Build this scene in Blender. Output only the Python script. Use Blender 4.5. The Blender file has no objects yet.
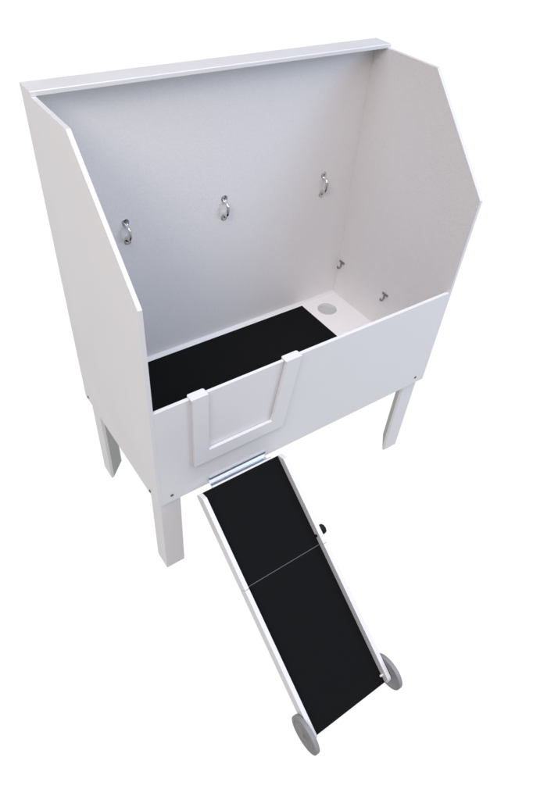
import bpy, bmesh, math
from mathutils import Vector, Matrix

S = bpy.context.scene
COL = S.collection

# ------------------------------------------------------------------ camera
cd = bpy.data.cameras.new('camera')
cam = bpy.data.objects.new('camera', cd)
COL.objects.link(cam)
S.camera = cam
rt = Vector((0.82221176, -0.56563098, 0.0634777))
up = Vector((0.36189657, 0.60559548, 0.70872067))
fw = Vector((0.43931617, 0.5597461, -0.70262764))
m = Matrix((rt, up, -fw)).transposed().to_4x4()
m.translation = Vector((-0.4617, -1.1378, 1.7375))
cam.matrix_world = m
cd.sensor_fit = 'HORIZONTAL'
cd.sensor_width = 36
cd.lens = 590.487 / 533 * 36
cd.clip_start = 0.01
cd.clip_end = 200

# ------------------------------------------------------------------ view
S.view_settings.view_transform = 'Standard'
S.view_settings.look = 'None'
S.view_settings.exposure = 0
S.view_settings.gamma = 1

# ------------------------------------------------------------------ world: white product-photo surround
WARM = (0.08, 0.05, 0.04)     # horizon glow, left side
COOL = (0.17, 0.17, 0.20)     # horizon glow, front side
BASE = (0.09, 0.09, 0.09)
ZEN = (3.5, 3.5, 3.8)         # overhead softbox
ZDIR = Vector((-0.12, -0.22, 1.0)).normalized()
world = bpy.data.worlds.new('World')
S.world = world
world.use_nodes = True
nt = world.node_tree
nt.nodes.clear()
N = nt.nodes.new
L_ = nt.links.new
out = N('ShaderNodeOutputWorld')
bg = N('ShaderNodeBackground')
L_(bg.outputs[0], out.inputs[0])
tc = N('ShaderNodeTexCoord')
sx = N('ShaderNodeSeparateXYZ')
L_(tc.outputs['Generated'], sx.inputs[0])


def wmath(op, a, b=0.0):
    n = N('ShaderNodeMath')
    n.operation = op
    for i, v in enumerate((a, b)):
        if isinstance(v, (int, float)):
            n.inputs[i].default_value = v
        else:
            L_(v, n.inputs[i])
    return n.outputs[0]


def vscale(col, fac):
    n = N('ShaderNodeVectorMath')
    n.operation = 'SCALE'
    n.inputs[0].default_value = col
    L_(fac, n.inputs['Scale'])
    return n.outputs[0]


def vadd(a, b):
    n = N('ShaderNodeVectorMath')
    n.operation = 'ADD'
    L_(a, n.inputs[0])
    if isinstance(b, tuple):
        n.inputs[1].default_value = b
    else:
        L_(b, n.inputs[1])
    return n.outputs[0]


left_f = wmath('MAXIMUM', wmath('MULTIPLY', sx.outputs[0], -1.0), 0.0)
front_f = wmath('MAXIMUM', wmath('MULTIPLY', sx.outputs[1], -1.0), 0.0)
dt = N('ShaderNodeVectorMath')
dt.operation = 'DOT_PRODUCT'
L_(tc.outputs['Generated'], dt.inputs[0])
dt.inputs[1].default_value = ZDIR
zen_f = wmath('POWER', wmath('MAXIMUM', dt.outputs['Value'], 0.0), 6.0)
upper = vadd(vadd(vscale(WARM, left_f), vscale(COOL, front_f)), vadd(vscale(ZEN, zen_f), BASE))
mr = N('ShaderNodeMapRange')
mr.interpolation_type = 'SMOOTHSTEP'
L_(sx.outputs[2], mr.inputs[0])
mr.inputs[1].default_value = 0.0
mr.inputs[2].default_value = 0.15
mx = N('ShaderNodeMix')
mx.data_type = 'RGBA'
L_(mr.outputs[0], mx.inputs[0])
# white sweep ahead of camera; unseen back half greyed to dim outer faces
db = N('ShaderNodeVectorMath')
db.operation = 'DOT_PRODUCT'
L_(tc.outputs['Generated'], db.inputs[0])
db.inputs[1].default_value = (-0.62, -0.785, 0.0)
mb = N('ShaderNodeMapRange')
mb.interpolation_type = 'SMOOTHSTEP'
L_(db.outputs['Value'], mb.inputs[0])
mb.inputs[1].default_value = 0.05
mb.inputs[2].default_value = 0.6
mf = N('ShaderNodeMix')
mf.data_type = 'RGBA'
L_(mb.outputs[0], mf.inputs[0])
mf.inputs[6].default_value = (1.02, 1.02, 1.02, 1)
mf.inputs[7].default_value = (0.33, 0.32, 0.325, 1)
L_(mf.outputs[2], mx.inputs[6])
L_(upper, mx.inputs[7])
L_(mx.outputs[2], bg.inputs[0])
bg.inputs[1].default_value = 1.0

# ------------------------------------------------------------------ one soft cool lamp, front right
ld = bpy.data.lights.new('softbox', 'AREA')
ld.shape = 'RECTANGLE'
ld.size = 1.5
ld.size_y = 1.5
ld.energy = 50
ld.color = (0.52, 0.72, 1.0)
lo = bpy.data.objects.new('softbox', ld)
COL.objects.link(lo)
lo.location = (3.0, -2.2, 2.3)
lo.rotation_euler = (Vector((0.7, 0.6, 0.6)) - lo.location).to_track_quat('-Z', 'Y').to_euler()


# warm softbox, upper left; the left side panel keeps it off the left of the back wall
ld2 = bpy.data.lights.new('softbox_warm', 'AREA')
ld2.shape = 'RECTANGLE'
ld2.size = 1.2
ld2.size_y = 1.2
ld2.energy = 42
ld2.color = (1.0, 0.90, 0.84)
lo2 = bpy.data.objects.new('softbox_warm', ld2)
COL.objects.link(lo2)
lo2.location = (-1.9, -1.3, 3.0)
lo2.rotation_euler = (Vector((1.0, 0.5, 0.5)) - lo2.location).to_track_quat('-Z', 'Y').to_euler()


# ------------------------------------------------------------------ materials
def mat(name, col, rough=0.5, metal=0.0, bump=0.0, bscale=300, var=0.0, vscale_=6, coat=0.0, rvar=0.0, spec=0.5):
    M = bpy.data.materials.new(name)
    M.use_nodes = True
    t = M.node_tree
    b = t.nodes['Principled BSDF']
    b.inputs['Base Color'].default_value = (*col, 1)
    b.inputs['Roughness'].default_value = rough
    b.inputs['Metallic'].default_value = metal
    b.inputs['Specular IOR Level'].default_value = spec
    b.inputs['Coat Weight'].default_value = coat
    b.inputs['Coat Roughness'].default_value = 0.25
    co = t.nodes.new('ShaderNodeTexCoord')
    if var or rvar:
        n = t.nodes.new('ShaderNodeTexNoise')
        n.inputs['Scale'].default_value = vscale_
        n.inputs['Detail'].default_value = 6
        t.links.new(co.outputs['Object'], n.inputs['Vector'])
        if var:
            r = t.nodes.new('ShaderNodeMapRange')
            r.inputs[1].default_value = 0.3
            r.inputs[2].default_value = 0.7
            r.inputs[3].default_value = 1 - var
            r.inputs[4].default_value = 1 + var
            t.links.new(n.outputs[0], r.inputs[0])
            v = t.nodes.new('ShaderNodeVectorMath')
            v.operation = 'SCALE'
            v.inputs[0].default_value = col
            t.links.new(r.outputs[0], v.inputs['Scale'])
            t.links.new(v.outputs[0], b.inputs['Base Color'])
        if rvar:
            r = t.nodes.new('ShaderNodeMapRange')
            r.inputs[1].default_value = 0.3
            r.inputs[2].default_value = 0.7
            r.inputs[3].default_value = max(rough - rvar, 0.02)
            r.inputs[4].default_value = rough + rvar
            t.links.new(n.outputs[0], r.inputs[0])
            t.links.new(r.outputs[0], b.inputs['Roughness'])
    if bump:
        n = t.nodes.new('ShaderNodeTexNoise')
        n.inputs['Scale'].default_value = bscale
        n.inputs['Detail'].default_value = 3
        t.links.new(co.outputs['Object'], n.inputs['Vector'])
        bp = t.nodes.new('ShaderNodeBump')
        bp.inputs['Strength'].default_value = bump
        bp.inputs['Distance'].default_value = 0.002
        t.links.new(n.outputs[0], bp.inputs['Height'])
        t.links.new(bp.outputs[0], b.inputs['Normal'])
    return M


PAINT = mat('white_pvc_board', (0.712, 0.706, 0.710), 0.38, bump=0.10, bscale=420, var=0.012, vscale_=5, rvar=0.05)
RUBBER = mat('black_rubber', (0.0075, 0.0078, 0.0083), 0.9, bump=0.35, bscale=900, var=0.05, vscale_=200, spec=0.04)
TREAD = mat('black_grit_tread', (0.0082, 0.0084, 0.0090), 0.8, bump=0.5, bscale=1100, var=0.05, vscale_=300, spec=0.04)
CHROME = mat('chromed_steel', (0.72, 0.71, 0.69), 0.14, 1.0, rvar=0.04, vscale_=60)
STEEL = mat('brushed_aluminium', (0.80, 0.825, 0.865), 0.28, 1.0, bump=0.08, bscale=500)
DARKSTEEL = mat('dark_steel', (0.16, 0.155, 0.15), 0.45, 0.6)
SHADESTRIP = mat('grey_painted_shade', (0.16, 0.16, 0.18), 0.6)  # painted shade for the dark bands at the bracket and ramp hook
GREYPL = mat('grey_wheel_rubber', (0.25, 0.25, 0.258), 0.6, bump=0.2, bscale=260, var=0.08, vscale_=30)
GREYHUB = mat('grey_wheel_plastic', (0.20, 0.195, 0.195), 0.5, bump=0.15, bscale=200, var=0.06, vscale_=40)
BLACKPL = mat('black_plastic', (0.009, 0.009, 0.010), 0.6, spec=0.2)
LEGSHADE = mat('shaded_corner_filler', (0.34, 0.355, 0.34), 0.6, var=0.05, vscale_=30)  # shade on the white leg's inner face, put into a grey colour
DRAIN = mat('grey_drain_plastic', (0.455, 0.485, 0.46), 0.45)
SEAM = mat('seam_strip', (0.10, 0.10, 0.105), 0.5)
PAINT_IN_LIT = mat('white_pvc_textured_lit', (0.775, 0.757, 0.752), 0.42, bump=0.42, bscale=170, var=0.022, vscale_=110, rvar=0.06)  # textured board, base lightened and warmed to imitate bounce light in the tub


# ------------------------------------------------------------------ mesh helpers
def finish(bm, bevel, seg=2):
    bmesh.ops.remove_doubles(bm, verts=bm.verts, dist=1e-6)
    bmesh.ops.recalc_face_normals(bm, faces=bm.faces)
    if bevel:
        es = [e for e in bm.edges if len(e.link_faces) == 2 and e.calc_face_angle(0) > 0.5]
        bmesh.ops.bevel(bm, geom=es, offset=bevel, segments=seg, profile=0.5, affect='EDGES', clamp_overlap=True)
    return bm


def link(name, bm, material, parent=None, bevel=0.0, smooth=False, seg=2):
    finish(bm, bevel, seg)
    me = bpy.data.meshes.new(name)
    bm.to_mesh(me)
    bm.free()
    me.materials.append(material)
    if smooth:
        for p in me.polygons:
            p.use_smooth = True
        me.set_sharp_from_angle(angle=math.radians(35))
    o = bpy.data.objects.new(name, me)
    COL.objects.link(o)
    if parent:
        o.parent = parent
        o.matrix_parent_inverse = parent.matrix_world.inverted()
    return o


def box(bm, x0, x1, y0, y1, z0, z1, M=None):
    r = bmesh.ops.create_cube(bm, size=1.0)
    for v in r['verts']:
        v.co = Vector((x0 + (v.co.x + .5) * (x1 - x0), y0 + (v.co.y + .5) * (y1 - y0), z0 + (v.co.z + .5) * (z1 - z0)))
        if M:
            v.co = M @ v.co
    return bm


def prism(bm, pts, a, b, f):
    """closed outline pts, extruded from a to b; f(u, v, w) -> Vector"""
    v0 = [bm.verts.new(f(u, v, a)) for u, v in pts]
    v1 = [bm.verts.new(f(u, v, b)) for u, v in pts]
    n = len(pts)
    bm.faces.new(v0)
    bm.faces.new(v1[::-1])
    for i in range(n):
        bm.faces.new((v0[i], v0[(i + 1) % n], v1[(i + 1) % n], v1[i]))
    return bm


def tube(bm, path, r, n=14):
    rings = []
    path = [Vector(p) for p in path]
    ref = None
    for i, p in enumerate(path):
        d = (path[min(i + 1, len(path) - 1)] - path[max(i - 1, 0)]).normalized()
        if ref is None:
            ref = d.orthogonal().normalized()
        ref = (ref - d * ref.dot(d)).normalized()
        s = d.cross(ref)
        rr = r[i] if isinstance(r, (list, tuple)) else r
        rings.append([bm.verts.new(p + rr * (math.cos(2 * math.pi * k / n) * ref + math.sin(2 * math.pi * k / n) * s)) for k in range(n)])
    for a, b in zip(rings, rings[1:]):
        for k in range(n):
            bm.faces.new((a[k], a[(k + 1) % n], b[(k + 1) % n], b[k]))
    bm.faces.new(rings[0][::-1])
    bm.faces.new(rings[-1])
    return bm


def lathe(bm, prof, o, axis, n=48):
    """prof: (distance along axis, radius)"""
    o = Vector(o)
    ax = Vector(axis).normalized()
    u = ax.orthogonal().normalized()
    w = ax.cross(u)
    rings = []
    for d, r in prof:
        if r < 1e-7:
            rings.append([bm.verts.new(o + ax * d)])
        else:
            rings.append([bm.verts.new(o + ax * d + r * (math.cos(2 * math.pi * k / n) * u + math.sin(2 * math.pi * k / n) * w)) for k in range(n)])
    for a, b in zip(rings, rings[1:]):
        for k in range(n):
            k2 = (k + 1) % n
            if len(a) == 1 and len(b) == 1:
                continue
            if len(a) == 1:
                bm.faces.new((a[0], b[k], b[k2]))
            elif len(b) == 1:
                bm.faces.new((a[k], a[k2], b[0]))
            else:
                bm.faces.new((a[k], a[k2], b[k2], b[k]))
    return bm


def thing(name, label, cat, loc):
    o = bpy.data.objects.new(name, None)
    COL.objects.link(o)
    o.location = loc
    o['label'] = label
    o['category'] = cat
    o.empty_display_size = 0.1
    bpy.context.view_layer.update()
    return o


# ================================================================== WASH STATION
W, D, T = 1.3, 0.650, 0.0132
ZS, LT = 1.1713, 0.0127
ZE, YS = 0.8398, 0.3247
ZP, ZFL, LEG = 0.4601, 0.0884, 0.4533
YB = 0.6356

station = thing('pet_wash_station', 'tall white pet washing tub with angled side panels, steel tie rings and four short legs',
                'pet wash station', (W / 2, D / 2, -LEG))

side_out = [(0, 0), (0, ZE), (YS, ZS - 0.0003), (D - 0.0005, ZS - 0.0003), (D - 0.0005, 0)]
for xa, xb in ((0, T), (W - T, W)):
    bm = prism(bmesh.new(), side_out, xa, xb, lambda u, v, w: Vector((w, u, v)))
    sp = link('side_panel', bm, PAINT, station, 0.0006)
    sp.data.materials.append(PAINT_IN_LIT)          # textured inner face, its colour lightened to stand in for light
    inward = 1 if xa == 0 else -1
    for p in sp.data.polygons:
        if p.normal.x * inward > 0.9:
            p.material_index = 1
bm = box(bmesh.new(), T, W - T, YB, D - 0.001, 0.0, ZS - 0.0005)
link('back_panel', bm, PAINT_IN_LIT, station, 0.0006)

# top ledge lying across the back
bm = prism(bmesh.new(), [(D - 0.0815, ZS), (D, ZS), (D, ZS + LT), (D - 0.0790, ZS + LT), (D - 0.0815, ZS + LT - 0.002)],
           -0.0004, W + 0.0004, lambda u, v, w: Vector((w, u, v)))
link('top_ledge', bm, PAINT, station, 0.0004)

# front panel with the door opening cut out of its top edge
DX0, DX1, DZ0 = 0.166, 0.482, 0.172
DX1T = 0.525
bm = prism(bmesh.new(), [(T, 0), (W - T, 0), (W - T, ZP), (DX1T, ZP), (DX1, DZ0), (DX0, DZ0), (DX0, ZP), (T, ZP)],
           0.0001, T, lambda u, v, w: Vector((u, w, v)))
link('front_panel', bm, PAINT, station, 0.0003)

# lift-out door: leaf, U frame, two caps hooked over the top edge
door_pts = [(DX0 + .001, DZ0 + .001), (DX1 - .001, DZ0 + .001), (DX1T - .001, ZP - .0004), (DX0 + .001, ZP - .0004)]
bm = prism(bmesh.new(), door_pts, 0.0012, T - 0.0006, lambda u, v, w: Vector((u, w, v)))
door = link('door', bm, PAINT, station, 0.0008)
frame = [(0.1385, 0.1445), (0.509, 0.1445), (0.5555, 0.4590), (0.4935, 0.4590), (0.455, 0.2005), (0.1955, 0.2025), (0.1945, 0.4590), (0.1385, 0.4590)]
bm = prism(bmesh.new(), frame, -0.0125, 0.0001, lambda u, v, w: Vector((u, w, v)))
link('door_frame', bm, PAINT, door, 0.0012)
for xa, xb in ((0.1340, 0.1945), (0.4900, 0.5565)):
    bm = prism(bmesh.new(), [(xa + .004, 0.0195), (xa, 0.0150), (xa, -0.0130), (xb, -0.0130), (xb, 0.0150), (xb - .004, 0.0195)],
               0.4593, 0.4670, lambda u, v, w: Vector((u, v, w)))
    # cap tongue going down behind the panel
    box(bm, xa + .004, xb - .004, T + .0005, 0.0190, 0.405, 0.4592)
    link('door_cap', bm, PAINT, door, 0.0012)

# tub floor with a round drain opening
dcx, dcy, dr = 1.167, 0.535, 0.0455
bm = bmesh.new()
x0, x1, y0, y1 = T + .0002, W - T - .0002, T + .0002, YB - .0002
n = 64
circ = [(dcx + dr * math.cos(2 * math.pi * k / n), dcy + dr * math.sin(2 * math.pi * k / n)) for k in range(n)]


def onrect(cx, cy):
    dx, dy = cx - dcx, cy - dcy
    t = min(((x1 - dcx) if dx > 0 else (x0 - dcx)) / dx if abs(dx) > 1e-9 else 1e9,
            ((y1 - dcy) if dy > 0 else (y0 - dcy)) / dy if abs(dy) > 1e-9 else 1e9)
    return (dcx + dx * t, dcy + dy * t)


angs = sorted(set([round(2 * math.pi * k / n, 6) for k in range(n)] +
                  [round(math.atan2(cy - dcy, cx - dcx) % (2 * math.pi), 6) for cx in (x0, x1) for cy in (y0, y1)]))
ci = [(dcx + dr * math.cos(a), dcy + dr * math.sin(a)) for a in angs]
co_ = [onrect(*c) for c in ci]
vt = [bm.verts.new((a, b, ZFL)) for a, b in ci]
vo = [bm.verts.new((a, b, ZFL)) for a, b in co_]
vtb = [bm.verts.new((a, b, ZFL - .016)) for a, b in ci]
vob = [bm.verts.new((a, b, ZFL - .016)) for a, b in co_]
k_ = len(angs)
for i in range(k_):
    j = (i + 1) % k_
    bm.faces.new((vt[i], vo[i], vo[j], vt[j]))
    bm.faces.new((vtb[i], vtb[j], vob[j], vob[i]))
    bm.faces.new((vo[i], vob[i], vob[j], vo[j]))
    bm.faces.new((vt[i], vt[j], vtb[j], vtb[i]))
floor = link('tub_floor', bm, PAINT_IN_LIT, station, 0)
bm = lathe(bmesh.new(), [(0, 0), (0, 0.008), (-0.0015, 0.010), (-0.0015, dr - .006), (0.001, dr - .003), (0.001, dr + .006), (-0.010, dr + .006), (-0.010, 0)],
           (dcx, dcy, ZFL - .0175), (0, 0, 1))
link('drain', bm, DRAIN, floor, 0, smooth=True)
# small sealing fillet round the tub floor
for nm, a, b in (('back', (x0, YB - .0003), (x1, YB - .0003)),):
    bm = prism(bmesh.new(), [(YB - .0001, ZFL + .0001), (YB - .0001, ZFL + .010), (YB - .010, ZFL + .0001)], x0, x1, lambda u, v, w: Vector((w, u, v)))
    link('sealing_bead', bm, PAINT, floor, 0)

# legs: two boards joined in an L with a triangular foot cap
IX, IY = 0.0136, 0.0190
LW, LB = 0.079, 0.013


def leg(cx, cy, sx_, sy_):
    """cx, cy outer corner; sx_, sy_ point towards the middle of the station"""
    bm = bmesh.new()
    X = lambda a: cx + sx_ * a
    Y = lambda a: cy + sy_ * a
    top = ZFL - 0.020
    pts = [(0, 0), (LW, 0), (LW, LB), (LB, LB), (LB, LW), (0, LW)]
    prism(bm, pts, -LEG, top, lambda u, v, w: Vector((X(u), Y(v), w)))
    o = link('leg', bm, PAINT, station, 0.0008)
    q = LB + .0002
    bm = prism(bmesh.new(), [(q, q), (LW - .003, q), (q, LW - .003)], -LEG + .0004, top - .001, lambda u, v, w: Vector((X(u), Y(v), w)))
    link('leg_shade_filler', bm, LEGSHADE, o, 0)
    bm = prism(bmesh.new(), [(LW * .42, LW * .60), (LW * .60, LW * .42), (LW * .60 + .003, LW * .42 + .003), (LW * .42 + .003, LW * .60 + .003)], -LEG + .018, -LEG + .030,
               lambda u, v, w: Vector((X(u - .004), Y(v - .004), w)))
    link('screw_plug', bm, DARKSTEEL, o, 0)


leg(IX, IY, 1, 1)
leg(W - IX, IY, -1, 1)
leg(IX, 0.6340, 1, -1)
leg(W - IX, 0.6340, -1, -1)


# cross-head bolts holding the legs
def bolt(p, ax):
    bm = lathe(bmesh.new(), [(-.002, 0), (-.002, .0062), (.0012, .0062), (.0026, .0045), (.0032, .0022), (.0020, 0)], p, ax, 20)
    link('bolt', bm, DARKSTEEL, station, 0, smooth=True)


bolt((0, 0.068, 0.018), (-1, 0, 0))
bolt((0, 0.618, 0.018), (-1, 0, 0))
bolt((0.052, 0.0004, 0.034), (0, -1, 0))
bolt((1.244, 0.0004, 0.034), (0, -1, 0))
bolt((W, 0.068, 0.018), (1, 0, 0))
bolt((W, 0.618, 0.018), (1, 0, 0))


# tie rings (bow handles) on the back panel
def tie_ring(x, zt, zb):
    y = YB
    zm, h = (zt + zb) / 2, (zt - zb) / 2
    ctl = [(.67, .0020), (.66, .0080), (.63, .0150), (.56, .0215), (.44, .0255), (.22, .0270), (0, .0272),
           (-.22, .0270), (-.44, .0255), (-.56, .0215), (-.63, .0150), (-.66, .0080), (-.67, .0020)]
    path = [(x + .0012 * f, y - o_, zm + f * h) for f, o_ in ctl]
    rad = [.0074, .0064, .0056, .0056, .0060, .0066, .0068, .0066, .0060, .0056, .0056, .0064, .0074]
    bm = tube(bmesh.new(), path, rad, 18)
    o = link('tie_ring', bm, CHROME, station, 0, smooth=True)
    for z in (zt, zb):
        bm = lathe(bmesh.new(), [(0, 0.0135), (.0014, .0135), (.0022, .0125), (.0022, .0050), (.0014, .0038), (.0014, 0)], (x, y - .0001, z), (0, -1, 0), 28)
        link('mounting_pad', bm, CHROME, o, 0, smooth=True)
        bm = lathe(bmesh.new(), [(0, .0036), (.0010, .0036), (.0014, .0018), (.0006, 0)], (x, y - .0012, z), (0, -1, 0), 16)
        link('screw', bm, DARKSTEEL, o, 0, smooth=True)


tie_ring(0.2495, 0.718, 0.646)
tie_ring(0.646, 0.716, 0.640)
tie_ring(1.122, 0.711, 0.628)


# small hose hooks on the right side panel
def hose_hook(yc, zc):
    x = W - T
    bm = bmesh.new()
    box(bm, x - .0040, x - .0001, yc - .0165, yc + .0165, zc - .0045, zc + .0045)
    pts = []
    for i in range(5):
        pts.append((x - .0065, yc, zc + .001 - .018 * i / 4))
    R_ = .0100
    for i in range(1, 11):
        a = math.pi * i / 10
        pts.append((x - .0065 - R_ + R_ * math.cos(a), yc, zc - .017 - R_ * math.sin(a)))
    pts.append((x - .0065 - 2 * R_, yc, zc - .013))
    tube(bm, pts, 0.0038, 10)
    link('hose_hook', bm, HOOKM, station, 0, smooth=True)


HOOKM = mat('hook_grey', (0.25, 0.24, 0.235), 0.45, 0.3)
hose_hook(0.608, 0.268)
hose_hook(0.309, 0.268)

# metal channel that the ramp hangs on
BX0, BX1 = 0.2000, 0.4450
prof = [(0.0, 0.036), (-0.0060, 0.036), (-0.0060, 0.0342), (-0.0018, 0.0342), (-0.0018, 0.0040), (-0.0230, 0.0035), (-0.0250, 0.0055), (-0.0250, 0.0130),
        (-0.0268, 0.0130), (-0.0268, 0.0045), (-0.0240, 0.0015), (0.0, 0.0020)]
bm = prism(bmesh.new(), prof, BX0, BX1, lambda u, v, w: Vector((w, u, v)))
brk = link('ramp_bracket', bm, STEEL, station, 0.0003)
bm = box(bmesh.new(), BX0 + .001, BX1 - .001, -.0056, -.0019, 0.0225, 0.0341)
link('shade_strip', bm, SHADESTRIP, brk, 0.0005)  # added dark strip, paints the shadow below the channel's top lip

# ================================================================== MAT IN THE TUB
bm = bmesh.new()
box(bm, 0.0150, 1.0735, 0.0160, 0.6110, ZFL + .0004, ZFL + .0050)
rm = link('rubber_mat', bm, RUBBER, None, 0.0012)
rm['label'] = 'flat black rubber mat covering most of the white tub floor'
rm['category'] = 'mat'

# ================================================================== RAMP
xl, xr, rw = 0.1516, 0.4818, 0.0169
h_, hb = 0.0320, -0.0181
T0 = Vector((0, -0.035, 0.01476))
dd = Vector((0, -0.820544, -0.57158336))
nn = Vector((0, -0.57158336, 0.820544))
RL = 0.92586
SM = 0.3670


def F(s, nv, x):
    return T0 + dd * s + nn * nv + Vector((x, 0, 0))


ramp = thing('ramp', 'folding black ramp with white rails and grey wheels leaning on the tub', 'ramp', F(0.9, -0.07, (xl + xr) / 2))
TH = 0.010
bm = prism(bmesh.new(), [(0, 0), (SM - .0012, 0), (SM - .0012, -TH), (0, -TH)], xl + .0003, xr - .0003, F)
link('upper_tread', bm, TREAD, ramp, 0.0006)
bm = prism(bmesh.new(), [(SM + .0012, 0), (RL, 0), (RL, -TH), (SM + .0012, -TH)], xl + .0003, xr - .0003, F)
link('lower_tread', bm, TREAD, ramp, 0.0006)
bm = prism(bmesh.new(), [(SM - .0011, -.0006), (SM + .0011, -.0006), (SM + .0011, -TH), (SM - .0011, -TH)], xl + .0003, xr - .0003, F)
link('hinge_strip', bm, SEAM, ramp, 0)
upper_prof = [(0.000, hb), (0.000, 0.006), (0.0197, h_), (SM - .0006, h_), (SM - .0006, hb)]
lower_prof = [(SM + .0006, hb), (SM + .0006, h_), (0.895, h_)]
cc, cr = (0.903, 0.010), 0.0225
for i in range(9):
    a = math.radians(80 - 20 * i)
    lower_prof.append((cc[0] + cr * math.cos(a), cc[1] + cr * math.sin(a)))
lower_prof += [(0.885, hb)]
for xa, xb in ((xl - rw, xl), (xr, xr + rw)):
    bm = prism(bmesh.new(), upper_prof, xa, xb, F)
    ur = link('upper_rail', bm, PAINT, ramp, 0.0012)
    bm = prism(bmesh.new(), lower_prof, xa, xb, F)
    link('lower_rail', bm, PAINT, ramp, 0.0012)
# hanging flange at the top edge
bm = bmesh.new()
prism(bm, [(-0.0070, -0.0015), (0.0, -0.0015), (0.0, -TH), (-0.0070, -TH)], BX0 - .004, BX1 + .010, F)
link('hanging_flange', bm, PAINT, ramp, 0.0004)
bm = bmesh.new()
prism(bm, [(-0.0084, -0.0020), (-0.0071, -0.0020), (-0.0071, -TH), (-0.0084, -TH)], BX0 - .002, BX1 + .010, F)
link('gap_shade', bm, SHADESTRIP, ramp, 0)  # dark strip painting the shaded slit between bracket lip and flange
# locking knob outside the right rail, its bolt head inside
ko = F(0.3205, 0.012, xr + rw)
bm = bmesh.new()
K = []
for k in range(48):
    a = 2 * math.pi * k / 48
    K.append((a, 0.0190 * (1 + 0.05 * math.cos(8 * a))))
prof = [(0.0, 0.55), (0.003, 0.62), (0.005, 0.95), (0.008, 1.0), (0.018, 0.98), (0.022, 0.86), (0.0235, 0.6), (0.0225, 0.3)]
rings = [[bm.verts.new(ko + Vector((d, 0, 0)) + r * f * (math.cos(a) * dd + math.sin(a) * nn)) for a, r in K] for d, f in prof]
for a, b in zip(rings, rings[1:]):
    for k in range(48):
        bm.faces.new((a[k], a[(k + 1) % 48], b[(k + 1) % 48], b[k]))
bm.faces.new(rings[0][::-1])
bm.faces.new(rings[-1])
link('locking_knob', bm, BLACKPL, ramp, 0, smooth=True)
bm = lathe(bmesh.new(), [(0, .006), (.003, .006), (.0045, .0035), (.0045, 0)], F(0.3315, 0.010, xr - .0001), (-1, 0, 0), 20)
link('bolt_head', bm, BLACKPL, ramp, 0, smooth=True)
# small stop pin at the foot of the right rail
bm = lathe(bmesh.new(), [(0, .0045), (.010, .0045), (.012, .003), (.012, 0)], F(0.893, 0.0100, xr - .0001), (-1, 0, 0), 16)
link('stop_pin', bm, PAINT, ramp, 0, smooth=True)

# wheels
R0, TW, WS, WN = 0.0700, 0.0165, 0.8985, 0.0030
for side, xin in ((-1, xl - rw - .0022), (1, xr + rw + .0022)):
    c = F(WS, WN, xin)
    bm = lathe(bmesh.new(), [(0.0004, 0.0), (0.0004, .050), (0, .055), (0, R0 - .002), (.0008, R0 - .0005), (.0022, R0), (TW - .0022, R0), (TW - .0008, R0 - .0006),
                             (TW, R0 - .0022), (TW, .056), (TW - .0015, .0545), (TW - .0015, 0)], c, (side, 0, 0), 72)
    w = link('wheel', bm, GREYPL, ramp, 0, smooth=True)
    co2 = F(WS, WN, xin + side * (TW - .0014))
    bm = lathe(bmesh.new(), [(0, .0532), (.0008, .0522), (.0008, .014), (.0014, .013), (.0014, 0)], co2, (side, 0, 0), 56)
    hb_ = link('hub', bm, GREYHUB, w, 0, smooth=True)
    co3 = F(WS, WN, xin + side * (TW + .0001))
    bm = lathe(bmesh.new(), [(0, .0048), (.0014, .0045), (.0020, .003), (.0014, 0)], co3, (side, 0, 0), 16)
    link('axle', bm, DARKSTEEL, w, 0, smooth=True)

S.render.resolution_x = 682
S.render.resolution_y = 1024
